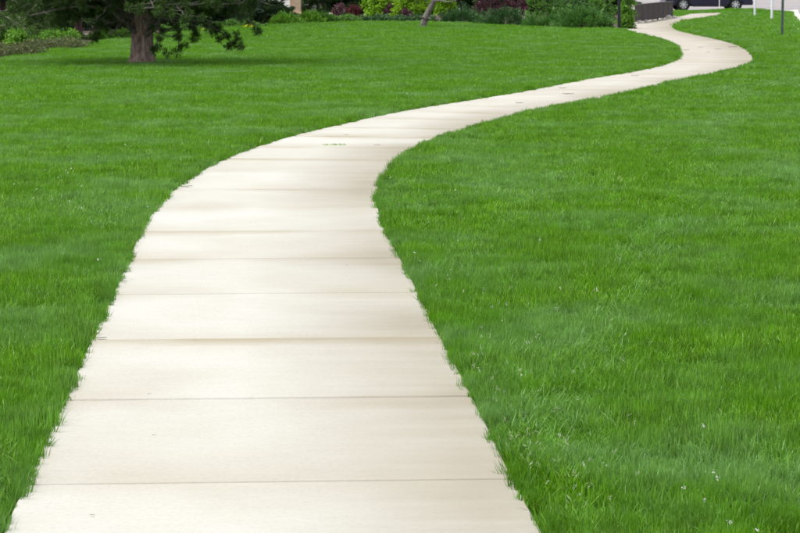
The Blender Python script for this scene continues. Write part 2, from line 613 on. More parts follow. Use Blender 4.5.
def slab(s0, s1, k):
    """a slab between two joints: top, a small tooled arris all round, and sides"""
    r = np.random.default_rng(100 + k)
    nseg = 4
    gap, arris, top = 0.005, 0.005, 0.0
    tilt, lift = r.normal(0, 0.0005), r.normal(0, 0.0006)

    def rows(inset, dz):
        out = []
        for q, t in enumerate(np.linspace(0, 1, nseg + 1)):
            s = s0 + gap + inset + (s1 - s0 - 2 * gap - 2 * inset) * t
            x, y, dx, dy = walk_at(s)
            for sd_ in (-1, 1):
                o = sd_ * (HALF - inset)
                px, py = x + dy * o, y - dx * o
                out.append((px, py, float(terrain(px, py)) + top + lift + tilt * (t - .5) * 2 + dz, (sd_ + 1) / 2, (s - s0)))
        return out
    A, B, Cc = rows(arris, 0.0), rows(0.0, -0.005), rows(0.0, -0.09)
    allv = A + B + Cc
    V = [q[:3] for q in allv]
    F, nr = [], 2 * (nseg + 1)
    for q in range(nseg):
        F.append((2 * q, 2 * q + 1, 2 * q + 3, 2 * q + 2))
    loop = [2 * q for q in range(nseg + 1)] + [2 * q + 1 for q in range(nseg, -1, -1)]
    for lv in (0, 1):
        for e in range(len(loop)):
            a_, b_ = loop[e], loop[(e + 1) % len(loop)]
            F.append((a_ + lv * nr, b_ + lv * nr, b_ + (lv + 1) * nr, a_ + (lv + 1) * nr)[::-1])
    me = bpy.data.meshes.new('slab')
    me.from_pydata(V, [], F)
    uv = me.uv_layers.new(name='slab')
    for lp in me.loops:
        q = allv[lp.vertex_index]
        uv.data[lp.index].uv = (q[3], q[4])
    bm = bmesh.new()
    bm.from_mesh(me)
    bmesh.ops.recalc_face_normals(bm, faces=bm.faces[:])
    if sum(f.normal.z for f in bm.faces) < 0:
        bmesh.ops.reverse_faces(bm, faces=bm.faces[:])
    bm.to_mesh(me)
    bm.free()
    return me


for k in range(count):
    link('slab', slab(s_first + k * STEP, s_first + (k + 1) * STEP, k), M['concrete'], walk)['tone'] = float(np.interp(k, [12, 30], [0, .6]) + rng.uniform(0, .12))    # the farther slabs are browner


# ------------------------------------------------------------------ grass: tufts of single blades set out over the lawn
def tuft(name, seed, radius, blades, h, w, lean=0.45, dry_share=0.012, spread=1.0, tone=1.0):
    r = np.random.default_rng(seed)
    ang = r.uniform(0, 2 * math.pi, blades)
    rad = radius * np.sqrt(r.uniform(0, 1, blades))
    base = np.stack([np.cos(ang) * rad, np.sin(ang) * rad, np.full(blades, -0.02)], 1)
    la = r.uniform(0, 2 * math.pi, blades)
    ld = np.stack([np.cos(la), np.sin(la), np.zeros(blades)], 1)
    fa = la + r.normal(math.pi / 2, 0.6, blades)
    wd = np.stack([np.cos(fa), np.sin(fa), np.zeros(blades)], 1)
    H = h * r.uniform(0.55, 1.12, blades)
    ln = np.abs(r.normal(0.25, lean, blades)).clip(0, 1.1)
    W = w * r.uniform(0.7, 1.3, blades)
    rows = []
    for t, ww in ((0.0, 0.85), (0.45, 1.0), (0.8, 0.62)):
        c = base + ld * (H * ln * t ** 1.9)[:, None] + np.array([0, 0, 1.0]) * ((H + 0.02) * (t - 0.28 * ln * t * t))[:, None]
        rows += [c - wd * (W * ww / 2)[:, None], c + wd * (W * ww / 2)[:, None]]
    tip = base + ld * (H * ln)[:, None] + np.array([0, 0, 1.0]) * ((H + 0.02) * (1 - 0.28 * ln))[:, None]
    V = np.stack(rows + [tip], 1).reshape(-1, 3)
    b = np.arange(blades)[:, None] * 7
    T = np.concatenate([b + np.array([[0, 1, 3]]), b + np.array([[0, 3, 2]]), b + np.array([[2, 3, 5]]), b + np.array([[2, 5, 4]]), b + np.array([[4, 5, 6]])])
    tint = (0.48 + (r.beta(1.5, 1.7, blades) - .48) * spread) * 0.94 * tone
    dry = r.uniform(0, 1, blades) < dry_share
    tint[dry] = r.uniform(0.95, 1.0, dry.sum())
    me = mesh_np(name, V, T, np.tile(tint, 5))
    me.materials.append(M['grass'])
    return bpy.data.objects.new(name, me)              # a pattern for the instances below; it is not in the scene itself


ZONES = [  # near, far, tufts per m2, tuft radius, blades, blade height, blade width
    (3.6, 15.0, 370, 0.052, 46, 0.068, 0.0037),
    (15.0, 31.0, 170, 0.075, 60, 0.068, 0.0052),
    (31.0, 64.0, 64, 0.120, 74, 0.070, 0.0085),
    (64.0, 140.0, 22, 0.200, 84, 0.072, 0.0150),
]
NV = 4
protos = []
for zi, z in enumerate(ZONES):
    for v in range(NV):
        protos.append(tuft('grass_tuft', 10 * zi + v, z[3], z[4], z[5], z[6], dry_share=(.012, .006, .001, 0)[zi], spread=(1.0, .85, .5, .35)[zi]))

for zi, z in enumerate(ZONES[:3]):                      # tufts tinted darker along the edges of the walk
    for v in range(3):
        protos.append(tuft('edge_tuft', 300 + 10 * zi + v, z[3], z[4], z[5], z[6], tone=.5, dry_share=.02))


def wave(x, y, seed, scale):
    r = np.random.default_rng(seed)
    o = np.zeros_like(x)
    for _ in range(7):
        a_ = r.uniform(0, 2 * math.pi)
        f = r.uniform(.6, 1.8) / scale * 2 * math.pi
        o += np.sin((x * math.cos(a_) + y * math.sin(a_)) * f + r.uniform(0, 6.28))
    return o / 7 ** .5


P_all, R_all, S_all, I_all = [], [], [], []
for zi, (y0, y1, dens, rad, *_r) in enumerate(ZONES):
    mx0 = 0.175 * y1 + 3.0
    npt = int((2 * mx0) * (y1 - y0) * dens)
    P = np.column_stack([rng.uniform(-mx0, mx0, npt), rng.uniform(y0, y1, npt)])
    P[:, 1] += rng.normal(0, 0.05 * (y1 - y0), npt) * (rng.uniform(0, 1, npt) < .25) * (zi > 0)
    P = P[np.abs(P[:, 0]) < 0.172 * P[:, 1] + 2.6]
    P = P[P[:, 1] > 3.6]
    d = walk_distance(P)
    keep = np.abs(d) > HALF + 0.006 + rad * np.where(d > 0, .62, .45)
    keep &= ~inside(P, bed_poly)
    keep &= ~inside(P, np.concatenate([kl - kn * (0.10 + rad * .75), street_poly[len(kl):]]))
    P, d = P[keep], d[keep]
    # a fringe of small tufts hard along both edges of the walk
    P_all.append(P)
    ln = 0.16 * wave(P[:, 0], P[:, 1], 3, 2.2)
    stripe = np.where(d > 0, np.clip(np.sin((P[:, 0] - 0.16 * P[:, 1]) * 2 * math.pi / 1.05) * 1.6 - .5, 0, 1), 0)
    lx = 0.14 * wave(P[:, 0], P[:, 1], 5, 1.1) + ln - 0.42 * stripe
    ly = 0.14 * wave(P[:, 0], P[:, 1], 9, 1.6)
    R_all.append(np.column_stack([lx, ly, rng.uniform(0, 2 * math.pi, len(P))]))
    hs = (1 + 0.16 * wave(P[:, 0], P[:, 1], 11, 0.8) + 0.10 * wave(P[:, 0], P[:, 1], 12, 3.0)) * rng.uniform(.82, 1.18, len(P))
    hs *= 1 - 0.12 * stripe
    hs *= 1 + 0.22 * np.exp(-((np.abs(d) - HALF) / 0.12) ** 2)       # longer where the mower does not reach
    S_all.append(np.column_stack([rng.uniform(.9, 1.15, len(P))] * 2 + [hs.clip(.5, 1.6)]))
    I_all.append(rng.integers(0, NV, len(P)) + zi * NV)
# fringe
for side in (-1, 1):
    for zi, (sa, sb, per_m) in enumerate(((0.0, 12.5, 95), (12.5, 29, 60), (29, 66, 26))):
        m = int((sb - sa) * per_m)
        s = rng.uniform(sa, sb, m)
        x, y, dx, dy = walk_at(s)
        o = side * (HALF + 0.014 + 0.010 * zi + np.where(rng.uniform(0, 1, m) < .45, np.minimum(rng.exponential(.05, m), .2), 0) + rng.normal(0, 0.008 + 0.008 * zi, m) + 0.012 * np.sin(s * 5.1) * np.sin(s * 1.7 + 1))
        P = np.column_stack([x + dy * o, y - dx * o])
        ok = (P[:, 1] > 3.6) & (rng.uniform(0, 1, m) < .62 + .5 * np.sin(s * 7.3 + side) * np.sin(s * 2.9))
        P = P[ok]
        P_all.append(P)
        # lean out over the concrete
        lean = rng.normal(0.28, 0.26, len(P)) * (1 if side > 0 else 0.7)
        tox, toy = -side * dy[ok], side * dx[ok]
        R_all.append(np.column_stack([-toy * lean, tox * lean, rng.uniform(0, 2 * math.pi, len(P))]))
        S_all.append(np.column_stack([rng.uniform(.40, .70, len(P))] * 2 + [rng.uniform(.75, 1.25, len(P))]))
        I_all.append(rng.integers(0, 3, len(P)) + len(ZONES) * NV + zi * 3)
P = np.concatenate(P_all)
P3 = np.column_stack([P, terrain(P[:, 0], P[:, 1]) - 0.02])
me = bpy.data.meshes.new('grass')
me.vertices.add(len(P3))
me.vertices.foreach_set('co', P3.astype(np.float32).ravel())
for nm, ar in (('rot', np.concatenate(R_all)), ('scl', np.concatenate(S_all))):
    at = me.attributes.new(nm, 'FLOAT_VECTOR', 'POINT')
    at.data.foreach_set('vector', ar.astype(np.float32).ravel())
at = me.attributes.new('pick', 'INT', 'POINT')
at.data.foreach_set('value', np.concatenate(I_all).astype(np.int32))
print('grass tufts', len(P3))
grass = link('lawn_grass', me, M['grass'])
tag(grass, 'short bright green mown grass covering the lawn on both sides of the walk', 'grass', kind='stuff')
ng = bpy.data.node_groups.new('set_out_tufts', 'GeometryNodeTree')
ng.interface.new_socket('Geometry', in_out='INPUT', socket_type='NodeSocketGeometry')
ng.interface.new_socket('Geometry', in_out='OUTPUT', socket_type='NodeSocketGeometry')
gi, go = ng.nodes.new('NodeGroupInput'), ng.nodes.new('NodeGroupOutput')
iop = ng.nodes.new('GeometryNodeInstanceOnPoints')
g2i = ng.nodes.new('GeometryNodeGeometryToInstance')
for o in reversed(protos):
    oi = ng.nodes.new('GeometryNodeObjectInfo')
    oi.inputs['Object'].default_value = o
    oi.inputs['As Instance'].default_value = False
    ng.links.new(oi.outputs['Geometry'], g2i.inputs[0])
iop.inputs['Pick Instance'].default_value = True
ng.links.new(gi.outputs[0], iop.inputs['Points'])
ng.links.new(g2i.outputs[0], iop.inputs['Instance'])


def named(nm, ty):
    a_ = ng.nodes.new('GeometryNodeInputNamedAttribute')
    a_.data_type = ty
    a_.inputs['Name'].default_value = nm
    return [o_ for o_ in a_.outputs if o_.enabled][0]


ng.links.new(named('pick', 'INT'), iop.inputs['Instance Index'])
e2r = ng.nodes.new('FunctionNodeEulerToRotation')
ng.links.new(named('rot', 'FLOAT_VECTOR'), e2r.inputs[0])
ng.links.new(e2r.outputs[0], iop.inputs['Rotation'])
ng.links.new(named('scl', 'FLOAT_VECTOR'), iop.inputs['Scale'])
ng.links.new(iop.outputs[0], go.inputs[0])
mod = grass.modifiers.new('tufts', 'NODES')
mod.node_group = ng


# ------------------------------------------------------------------ plants
def clump_cloud(r, centre, radii, clumps, leaves, leaf_len, leaf_w, clump_r, up=0.3, flat=1.0, upspray=0.0):
    """leaves gathered in clumps over an uneven body sitting on the ground (centre = ground point)"""
    rx, ry, rz = radii
    d = unit(r.normal(size=(clumps, 3)))
    d[:, 2] = np.abs(d[:, 2])
    rad = r.uniform(0.35, 1.0, clumps) ** 0.5
    th = np.arctan2(d[:, 1], d[:, 0])
    wob = 1 + 0.16 * np.sin(3 * th + r.uniform(0, 6)) + 0.10 * np.sin(7 * th + r.uniform(0, 6)) + r.normal(0, .09, clumps)
    cc = d * (rad * wob)[:, None] * np.array([rx, ry, rz])
    cc[:, 2] = np.maximum(cc[:, 2], clump_r * 0.35)
    ct = r.uniform(0, 1, clumps)
    which = r.integers(0, clumps, leaves)
    off = unit(r.normal(size=(leaves, 3))) * (r.uniform(0, 1, leaves) ** 0.45)[:, None] * clump_r * r.uniform(.6, 1.25, clumps)[which][:, None]
    off[:, 2] *= flat
    C = cc[which] + off
    C[:, 2] = np.maximum(C[:, 2], 0.01)
    out = unit(cc[which] * np.array([1 / rx, 1 / ry, 1 / rz]) + 0.35 * off / clump_r)
    if upspray:
        D = out * np.array([1, 1, .35]) + np.array([0, 0, upspray]) + r.normal(0, .28, (leaves, 3))
    else:
        D = r.normal(size=(leaves, 3)) + np.array([0, 0, -up])
    V, F = diamonds(C, D, leaf_len, leaf_w, r)
    tint = (0.55 * ct[which] + 0.45 * r.uniform(0, 1, leaves)).clip(0, 1)
    return V + np.asarray(centre), F, tint


def stems(r, n, radii, h, rad):
    out = []
    for q in range(n):
        a_ = q / n * 6.28 + r.uniform(-.4, .4)
        e = np.array([math.cos(a_) * radii[0] * .6, math.sin(a_) * radii[1] * .6, h * r.uniform(.6, .85)])
        b = np.array([math.cos(a_), math.sin(a_), 0]) * 0.06 - np.array([0, 0, .03])
        t = np.linspace(0, 1, 5)[:, None]
        p = b * (1 - t) + e * t + np.array([0, 0, 1]) * (np.sin(t * math.pi) * h * .1)
        out.append(tube_arrays(p, np.linspace(rad, rad * .3, 5), 5))
    return join(out)


def span(x0, x1, yb, yt):
    """ground centre, half width and height of a thing that covers these photo pixels and stands on the ground at row yb"""
    x, Y = ground((x0 + x1) / 2, yb)
    k = FPX / Y
    return x, Y, (x1 - x0) / 2 / k, (yb - yt) / k


_seed = [500]


def shrub(name, label, px, mat, cat='shrub', group='shrubs along the edge of the lawn', leaves=2200, leaf=(0.09, 0.05), clump=0.16, clumps=70,
          depth=None, upspray=0.0, flat=1.0, tall=None, blossom=None):
    _seed[0] += 1
    r = np.random.default_rng(_seed[0])
    x, Y, rx, h = span(*px)
    if tall:
        h = tall
    ry = depth or max(.35, min(rx, 1.1))
    t = thing(name, label, cat, (x, Y + ry * .8, 0), group)
    V, F, tint = clump_cloud(r, (0, 0, 0), (rx * .95, ry, h * .92), clumps, leaves, leaf[0], leaf[1], clump, upspray=upspray, flat=flat)
    link('foliage', mesh_np('foliage', V, F, tint), M[mat], t)
    V, F = stems(r, 6, (rx, ry), h, 0.018)
    link('stem', mesh_np('stem', V, F), M['twig'], t)
    if blossom:
        m = blossom[1]
        d = unit(r.normal(size=(m, 3)))
        d[:, 2] = np.abs(d[:, 2])
        d[:, 1] = -np.abs(d[:, 1])
        C = d * np.array([rx, ry, h]) * r.uniform(.85, 1.02, m)[:, None]
        C = np.repeat(C, 9, 0) + r.normal(0, .035, (m * 9, 3))
        V, F = diamonds(C, r.normal(size=(m * 9, 3)), .06, .045, r)
        link('blossom', mesh_np('blossom', V, F, r.uniform(0, 1, m * 9)), M[blossom[0]], t)
    return t


def conifer(name, label, px, mat, height, radius, group='evergreens behind the planting bed', skirt=0.15, trunk_r=0.13, bark='dark_bark', dens=1.0, seed=None):
    """an evergreen with branches down to the skirt height, carrying flat sprays"""
    _seed[0] += 1
    r = np.random.default_rng(_seed[0] if seed is None else seed)
    x, Y = ground(*px)
    t = thing(name, label, 'tree', (x, Y, 0), group)
    z = np.linspace(-.1, height, 14)
    wob = np.cumsum(r.normal(0, .012, (14, 2)), 0)
    tp = np.column_stack([wob, z])
    V, F = tube_arrays(tp, trunk_r * (1 - .93 * np.linspace(0, 1, 14)) + trunk_r * .35 * np.exp(-(z + .1) / .15), 12)
    link('trunk', mesh_np('trunk', V, F, smooth=True), M[bark], t)
    br, C, D, T = [], [], [], []
    zb = skirt
    while zb < height * .96:
        f = (zb - skirt) / (height - skirt)
        ln = radius * (1 - f) ** .8 * (0.75 + .25 * min(1, f * 8 + .4))
        for q in range(int(5 + 3 * (1 - f))):
            a_ = r.uniform(0, 6.28)
            l = ln * r.uniform(.7, 1.1)
            n_ = 6
            u_ = np.linspace(0, 1, n_)
            dirx, diry = math.cos(a_), math.sin(a_)
            droop = r.uniform(-.05, .22)
            p = np.column_stack([dirx * l * u_, diry * l * u_, zb + l * (0.10 * np.sin(u_ * 2.2) - droop * u_ ** 2)])
            p[:, :2] += np.cumsum(r.normal(0, .025 * l, (n_, 2)), 0) * u_[:, None]
            p[:, 2] = np.maximum(p[:, 2], .04)
            br.append(tube_arrays(p, np.linspace(.022 * (1 - f) + .008, .004, n_), 5))
            m = int((26 + 70 * l) * dens)
            uu = r.uniform(.18, 1.02, m) ** .8
            c = np.column_stack([np.interp(uu, u_, p[:, k]) for k in range(3)])
            sidev = np.array([-diry, dirx, 0]) * (r.normal(0, .16 + .10 * l, m) * (1.1 - uu * .6))[:, None]
            C.append(c + sidev + np.column_stack([np.zeros(m), np.zeros(m), r.normal(-.02, .05, m)]))
            D.append(np.array([dirx, diry, 0]) + sidev * 1.6 + r.normal(0, .3, (m, 3)))
            T.append((r.uniform(0, 1) * .5 + r.uniform(0, .5, m)))
        zb += r.uniform(.13, .2) * (1 + .8 * f) * (1 + .5 * (zb > 1.6))
    C, D, T = np.concatenate(C), np.concatenate(D), np.concatenate(T)
    C[:, 2] = np.maximum(C[:, 2], .02)
    V, F = diamonds(C, D, .19, .055, r)
    link('crown', mesh_np('crown', V, F, T.clip(0, 1)), M[mat], t)
    V, F = join(br)
    tag(link('branches', mesh_np('branches', V, F), M['twig'], t), kind='stuff')
    return t


# ---- the big pine on the left-hand lawn
def pine():
    r = np.random.default_rng(77)
    x0, Y0 = ground(142, 63.5)
    t = thing('pine_tree', 'big pine with furrowed grey brown trunk and drooping needle tufts on the left lawn', 'tree', (x0, Y0, 0))
    k = FPX / Y0                                       # photo pixels per metre there

    def at(px, py, dy=0.0):
        return np.array([(px - 142) / k, dy, (63.5 - py) / k])
    # trunk with ridged bark
    seg, nr, Ht = 72, 90, 9.0
    z = np.concatenate([np.linspace(-.06, 1.6, 60), np.linspace(1.7, Ht, 30)])
    th = np.linspace(0, 2 * math.pi, seg, endpoint=False)
    Z, T = np.meshgrid(z, th, indexing='ij')
    rad = np.interp(Z, [-.06, .05, .18, .5, .62, 1.2, Ht], [.275, .245, .215, .195, .205, .18, .02])
    rad = rad * (1 + .05 * np.sin(3 * T + .6) * np.exp(-Z * 2.5))
    ridge = np.zeros_like(T)
    for f, am, sp in ((9, .35, 1.1), (14, .45, 2.3), (23, .35, 3.9), (5, .2, .7)):
        ridge += am * np.sin(f * T + 1.5 * np.sin(Z * sp * 2.1 + f) + 1.1 * np.sin(Z * sp * 5.3 + 2 * f))
    plate = np.where(np.sin(Z * 21 + 3 * np.sin(5 * T) + 2 * np.sin(11 * T)) > -.75, 1, .55)
    rad += (np.tanh(ridge * 1.6) * .5 + .5) * .034 * plate * np.interp(Z, [0, 1.6, Ht], [1, .8, .1]) - .017
    lean = .012 * Z
    V = np.stack([rad * np.cos(T) + lean, rad * np.sin(T), Z], -1).reshape(-1, 3)
    i_, j_ = np.meshgrid(np.arange(nr - 1), np.arange(seg), indexing='ij')
    a_ = i_ * seg + j_
    b_ = i_ * seg + (j_ + 1) % seg
    F = np.stack([a_, b_, b_ + seg, a_ + seg], -1).reshape(-1, 4)
    link('trunk', mesh_np('trunk', V, F), M['pine_bark'], t)

    limbs, dead, tips = [], [], []

    def limb(pts, r0, r1, store, n=12):
        pts = np.array(pts, float)
        q = catmull(np.concatenate([[2 * pts[0] - pts[1]], pts, [2 * pts[-1] - pts[-2]]]), 5)
        q[1:-1] += r.normal(0, .012, (len(q) - 2, 3))
        store.append(tube_arrays(q, np.linspace(r0, r1, len(q)), 8))
        return q
    # limbs seen in the photograph, from the fork just above the bare trunk
    seen = [
        ([at(139, 36, -.1), at(128, 22, -.35), at(117, 10, -.6), at(104, -8, -.8), at(85, -22, -.9)], .055, .02),
        ([at(146, 37, -.12), at(157, 27, -.4), at(168, 16, -.7), at(182, 8, -1.0), at(205, 2, -1.2)], .05, .02),
        ([at(140, 30, .1), at(120, 15, .5), at(98, 8, .9), at(70, -4, 1.2)], .04, .015),
        ([at(147, 24, 0), at(165, 12, .1), at(190, 13, .2), at(214, 28, .1), at(232, 43, 0)], .032, .010),
        ([at(147, 14, .1), at(175, 0, .2), at(205, -6, .4), at(240, -4, .6), at(268, 6, .7)], .045, .012),
        ([at(146, 32, -.1), at(158, 24, -.7), at(165, 32, -1.0), at(163, 47, -1.1)], .022, .007),
        ([at(146, 30, -.1), at(170, 20, -.5), at(182, 27, -.6), at(181, 46, -.6)], .024, .007),
        ([at(138, 20, 0), at(118, 22, -.3), at(104, 26, -.4), at(98, 38, -.4)], .020, .006),
        ([at(140, 10, 0), at(110, 0, -.4), at(70, 2, -.6), at(30, 12, -.6)], .045, .012),
        ([at(146, 20, -.05), at(176, 18, -.3), at(192, 24, -.3), at(197, 35, -.3)], .020, .006),
    ]
    for pts, r0, r1 in seen:
        q = limb(pts, r0, r1, limbs)
        for f in np.linspace(.55, 1, 6):
            tips.append((q[int(f * (len(q) - 1))] + r.normal(0, .05, 3) * (1.6 - f), .5))
    # needle tufts that hang free against the grass
    for px, py, dy, sz in ((98, 40, -.4, 1), (160, 50, -1.1, .8), (164, 46, -1.1, .9), (172, 52, -1.0, 1.0), (181, 36, -.6, 1.0), (180, 51, -.6, 1.05), (188, 45, -.5, .7), (197, 36, -.3, 1.15),
                           (194, 40, -.3, .8), (214, 33, .1, 1.0), (219, 40, .1, .8), (226, 36, 0, 1.1), (232, 46, 0, 1.0), (238, 42, 0, 1.15), (241, 48, 0, .9), (228, 47, 0, .8),
                           (218, 30, .1, 1), (208, 30, .2, 1), (236, 34, .1, .8)):
        tips.append((at(px, py, dy), sz))
    # thin bare dead twigs between the limbs
    for q in range(46):
        a_ = r.uniform(0, 6.28)
        zz = r.uniform(.55, 1.9)
        l = r.uniform(.7, 1.9)
        d = np.array([math.cos(a_), math.sin(a_), 0])
        p = np.array([d * .15 + [0, 0, zz], d * l * .4 + [0, 0, zz + r.uniform(-.05, .12)], d * l * .75 + [0, 0, zz + r.uniform(-.15, .2)] + r.normal(0, .08, 3), d * l + [0, 0, zz + r.uniform(-.25, .25)] + r.normal(0, .12, 3)])
        limb(p, .013, .004, dead)
    # the rest of the crown
    zz = .80
    while zz < 8.6:
        f = (zz - .8) / 7.8
        ln = 2.75 * (1 - f) ** .7
        for q in range(int(7 + 2 * (zz < 2.2))):
            a_ = r.uniform(0, 6.28)
            l = ln * r.uniform(.72, 1.12)
            d = np.array([math.cos(a_), math.sin(a_), 0])
            sag = r.uniform(-.12, .30) if zz < 1.7 else r.uniform(-.4, .05)
            pts = [d * .12 + [0, 0, zz], d * l * .35 + [0, 0, zz + .10 * l - sag * .05 * l], d * l * .7 + [0, 0, zz + .12 * l - sag * .3 * l] + r.normal(0, .06, 3),
                   d * l + [0, 0, max(.45, zz + .12 * l - sag * .75 * l)] + r.normal(0, .08, 3)]
            qv = limb(pts, .030 * (1 - f) + .012, .006, limbs)
            for g in np.linspace(.32, 1, int(5 + 7 * (1 - f) + 5 * (zz < 2.0))):
                c = qv[int(g * (len(qv) - 1))]
                for _ in range(2):
                    side = np.array([-d[1], d[0], 0]) * r.normal(0, .22) * l * .6
                    c2 = c + side + np.array([0, 0, r.normal(.02, .09)])
                    tips.append((c2, r.uniform(.75, 1.15)))
                    if np.linalg.norm(side) > .12:
                        dead.append(tube_arrays(np.array([c, c * .5 + c2 * .5 + [0, 0, .02], c2]), [.008, .006, .004], 4))
        zz += r.uniform(.20, .30) * (1 + .9 * f)
    Cs, Ds, Ts = [], [], []
    for c, sz in tips:
        m = int(120 * max(sz, .6))
        d = unit(r.normal(size=(m, 3)) + np.array([0, 0, .25]))
        l = .088 * sz
        Cs.append(c + d * l * r.uniform(.55, 1.05, m)[:, None] + r.normal(0, .012, (m, 3)))
        Ds.append(d + r.normal(0, .15, (m, 3)))
        Ts.append(np.full(m, r.uniform(0, .55)) + r.uniform(0, .45, m))
    C, D, T = np.concatenate(Cs), np.concatenate(Ds), np.concatenate(Ts)
    V, F = diamonds(C, D, .095, .0110, r, .03)
    link('needles', mesh_np('needles', V, F, T), M['needles'], t)
    V, F = join(limbs)
    link('limbs', mesh_np('limbs', V, F, smooth=True), M['grey_bark'], t)
    V, F = join(dead)
    link('dead_twigs', mesh_np('dead_twigs', V, F), M['twig'], t)
    return t


pine()

# ---- evergreens behind, left to right
conifer('spruce_tree', 'dark evergreen with a bare reddish trunk standing left of the big pine', (79, 38), 'conifer', 7.5, 2.6, skirt=.80, trunk_r=.10, dens=1.2)
for px, h, rd, mt, lb in (
        ((6, 36), 6.0, 2.1, 'blue_conifer', 'grey green evergreen at the far left edge above the olive groundcover'),
        ((40, 30), 7.0, 2.2, 'conifer', 'dark evergreen behind the bright green shrubs at far left'),
        ((112, 28), 7.5, 2.3, 'conifer', 'dark evergreen directly behind the left side of the big pine'),
        ((158, 26), 7.0, 2.3, 'conifer', 'dark evergreen directly behind the right side of the big pine'),
        ((203, 25.2), 6.4, 2.1, 'blue_conifer', 'grey green evergreen right of the big pine behind its hanging tufts'),
        ((243, 23), 6.8, 2.0, 'conifer', 'dark evergreen between the big pine and the russet shrub'),
        ((322, 13.8), 7.0, 1.5, 'conifer', 'dark evergreen behind the cream flowering shrub'),
        ((352, 13.6), 6.5, 2.0, 'blue_conifer', 'grey green evergreen between the red shrubs and the lime shrub'),
        ((372, 13.8), 7.0, 2.3, 'conifer', 'dark evergreen behind the left lime green shrub'),
        ((412, 13.8), 6.8, 2.3, 'conifer', 'dark evergreen behind the right lime green shrub'),
        ((455, 13.8), 7.2, 2.4, 'conifer', 'dark evergreen just right of the leaning trunk'),
        ((505, 13.8), 6.6, 2.4, 'conifer', 'dark evergreen behind the purple shrubs'),
        ((548, 13.8), 6.9, 2.4, 'blue_conifer', 'grey green evergreen behind the spreading junipers'),
        ((592, 14.5), 6.5, 2.2, 'conifer', 'dark evergreen nearest the brown fence')):
    conifer('evergreen_tree', lb, px, mt, h, rd, dens=1.15, skirt=.1)

# ---- shrubs and groundcover of the bed, left to right
J = dict(upspray=.55, leaf=(.13, .03), clump=.17)
shrub('groundcover_plant', 'olive brown groundcover at the left edge of the lawn', (-34, 34, 57, 46), 'olive', 'groundcover', leaves=3200, depth=1.4, leaf=(.07, .03), clumps=120, flat=.7)
shrub('groundcover_plant', 'olive groundcover in front of the bright green shrubs', (18, 84, 49, 40), 'olive', 'groundcover', leaves=3000, depth=1.3, leaf=(.07, .03), clumps=120, flat=.7)
shrub('leafy_shrub', 'low bright green shrub at far left above the olive groundcover', (4, 44, 45, 29), 'bright', leaves=2600)
shrub('leafy_shrub', 'low bright green shrub just left of the bare reddish trunk', (36, 76, 43.5, 30), 'bright', leaves=2600)
shrub('leafy_shrub', 'grey green taller shrub at the far left edge', (-40, 22, 42, 8), 'mid', leaves=3600, clumps=110)
shrub('leafy_shrub', 'mid green tall shrub behind the bright green shrubs at far left', (22, 62, 37, 4), 'mid', leaves=3200, clumps=100)
shrub('leafy_shrub', 'low yellowish green shrub left of the big pine trunk', (80, 138, 39, 32), 'bright', leaves=2200, depth=.7, clump=.12)
shrub('leafy_shrub', 'low green shrub right of the big pine trunk under its branches', (150, 208, 32.5, 25), 'mid', leaves=2200, depth=.7, clump=.12)
shrub('leafy_shrub', 'low green shrub below the grey green evergreen right of the pine', (204, 262, 27.6, 21), 'mid', leaves=2200, depth=.7, clump=.12)
shrub('twiggy_shrub', 'russet brown twiggy shrub left of the tan pier', (254, 288, 20, 1), 'russet', leaves=1800, clumps=60)
shrub('perennial_clump', 'bright green low perennials below the russet shrub', (268, 300, 24.5, 14.5), 'bright', 'plant', leaves=1900, leaf=(.13, .04), upspray=.9)
shrub('perennial_clump', 'bright green low perennials just right of the tan pier', (297, 322, 23.6, 13), 'bright', 'plant', leaves=1900, leaf=(.13, .04), upspray=.9)
shrub('perennial_clump', 'bright green low perennials below the cream flowering shrub', (315, 336, 22.8, 15), 'mid', 'plant', leaves=1700, leaf=(.13, .04), upspray=.9)
shrub('flowering_shrub', 'green shrub with cream blossom left of the red shrubs', (308, 336, 14, 2), 'mid', leaves=2000, blossom=('blossom', 60))
shrub('barberry_shrub', 'dark red rounded shrub beside the cream flowering shrub', (332, 348, 16.5, 5), 'purple', leaves=1500, blossom=('blossom', 8))
shrub('barberry_shrub', 'brighter red rounded shrub, right one of the red pair', (345, 360, 16.5, 6), 'red', leaves=1500)
shrub('low_hedge_plant', 'low clipped green mound in front of the red shrubs', (330, 364, 21.8, 16.5), 'mid', leaves=1800, depth=.6)
shrub('lime_shrub', 'left one of the lime green shrubs behind the low hedge', (364, 394, 17.5, -14), 'lime', leaves=3200, leaf=(.13, .08), clumps=60, clump=.2)
shrub('lime_shrub', 'lime green shrub left of the leaning trunk, middle of three', (390, 424, 18, -16), 'lime', leaves=3200, leaf=(.13, .08), clumps=60, clump=.2)
shrub('lime_shrub', 'lime green shrub right of the leaning trunk', (428, 456, 15, -8), 'lime', leaves=2800, leaf=(.13, .08), clumps=55, clump=.2)
shrub('barberry_shrub', 'small dark red shrub in front of the left lime green shrub', (383, 395, 17.6, 5), 'purple', leaves=1000, clump=.12)
shrub('barberry_shrub', 'small dark red shrub near the leaning trunk', (400, 413, 19.5, 10.5), 'purple', leaves=1000, clump=.12)
shrub('low_hedge_plant', 'low dark green mound left of the leaning trunk', (360, 396, 21.8, 17), 'dark_juniper', leaves=1800, depth=.6)
shrub('low_hedge_plant', 'low dark green mound just behind the leaning trunk', (392, 440, 21.6, 16.5), 'dark_juniper', leaves=2200, depth=.6)
shrub('juniper_shrub', 'dark green juniper right of the leaning trunk', (438, 486, 23, 9), 'dark_juniper', leaves=3600, clumps=110, **J)
shrub('juniper_shrub', 'dark green juniper in front of the purple shrubs', (478, 532, 25.4, 9), 'dark_juniper', leaves=3800, clumps=110, **J)
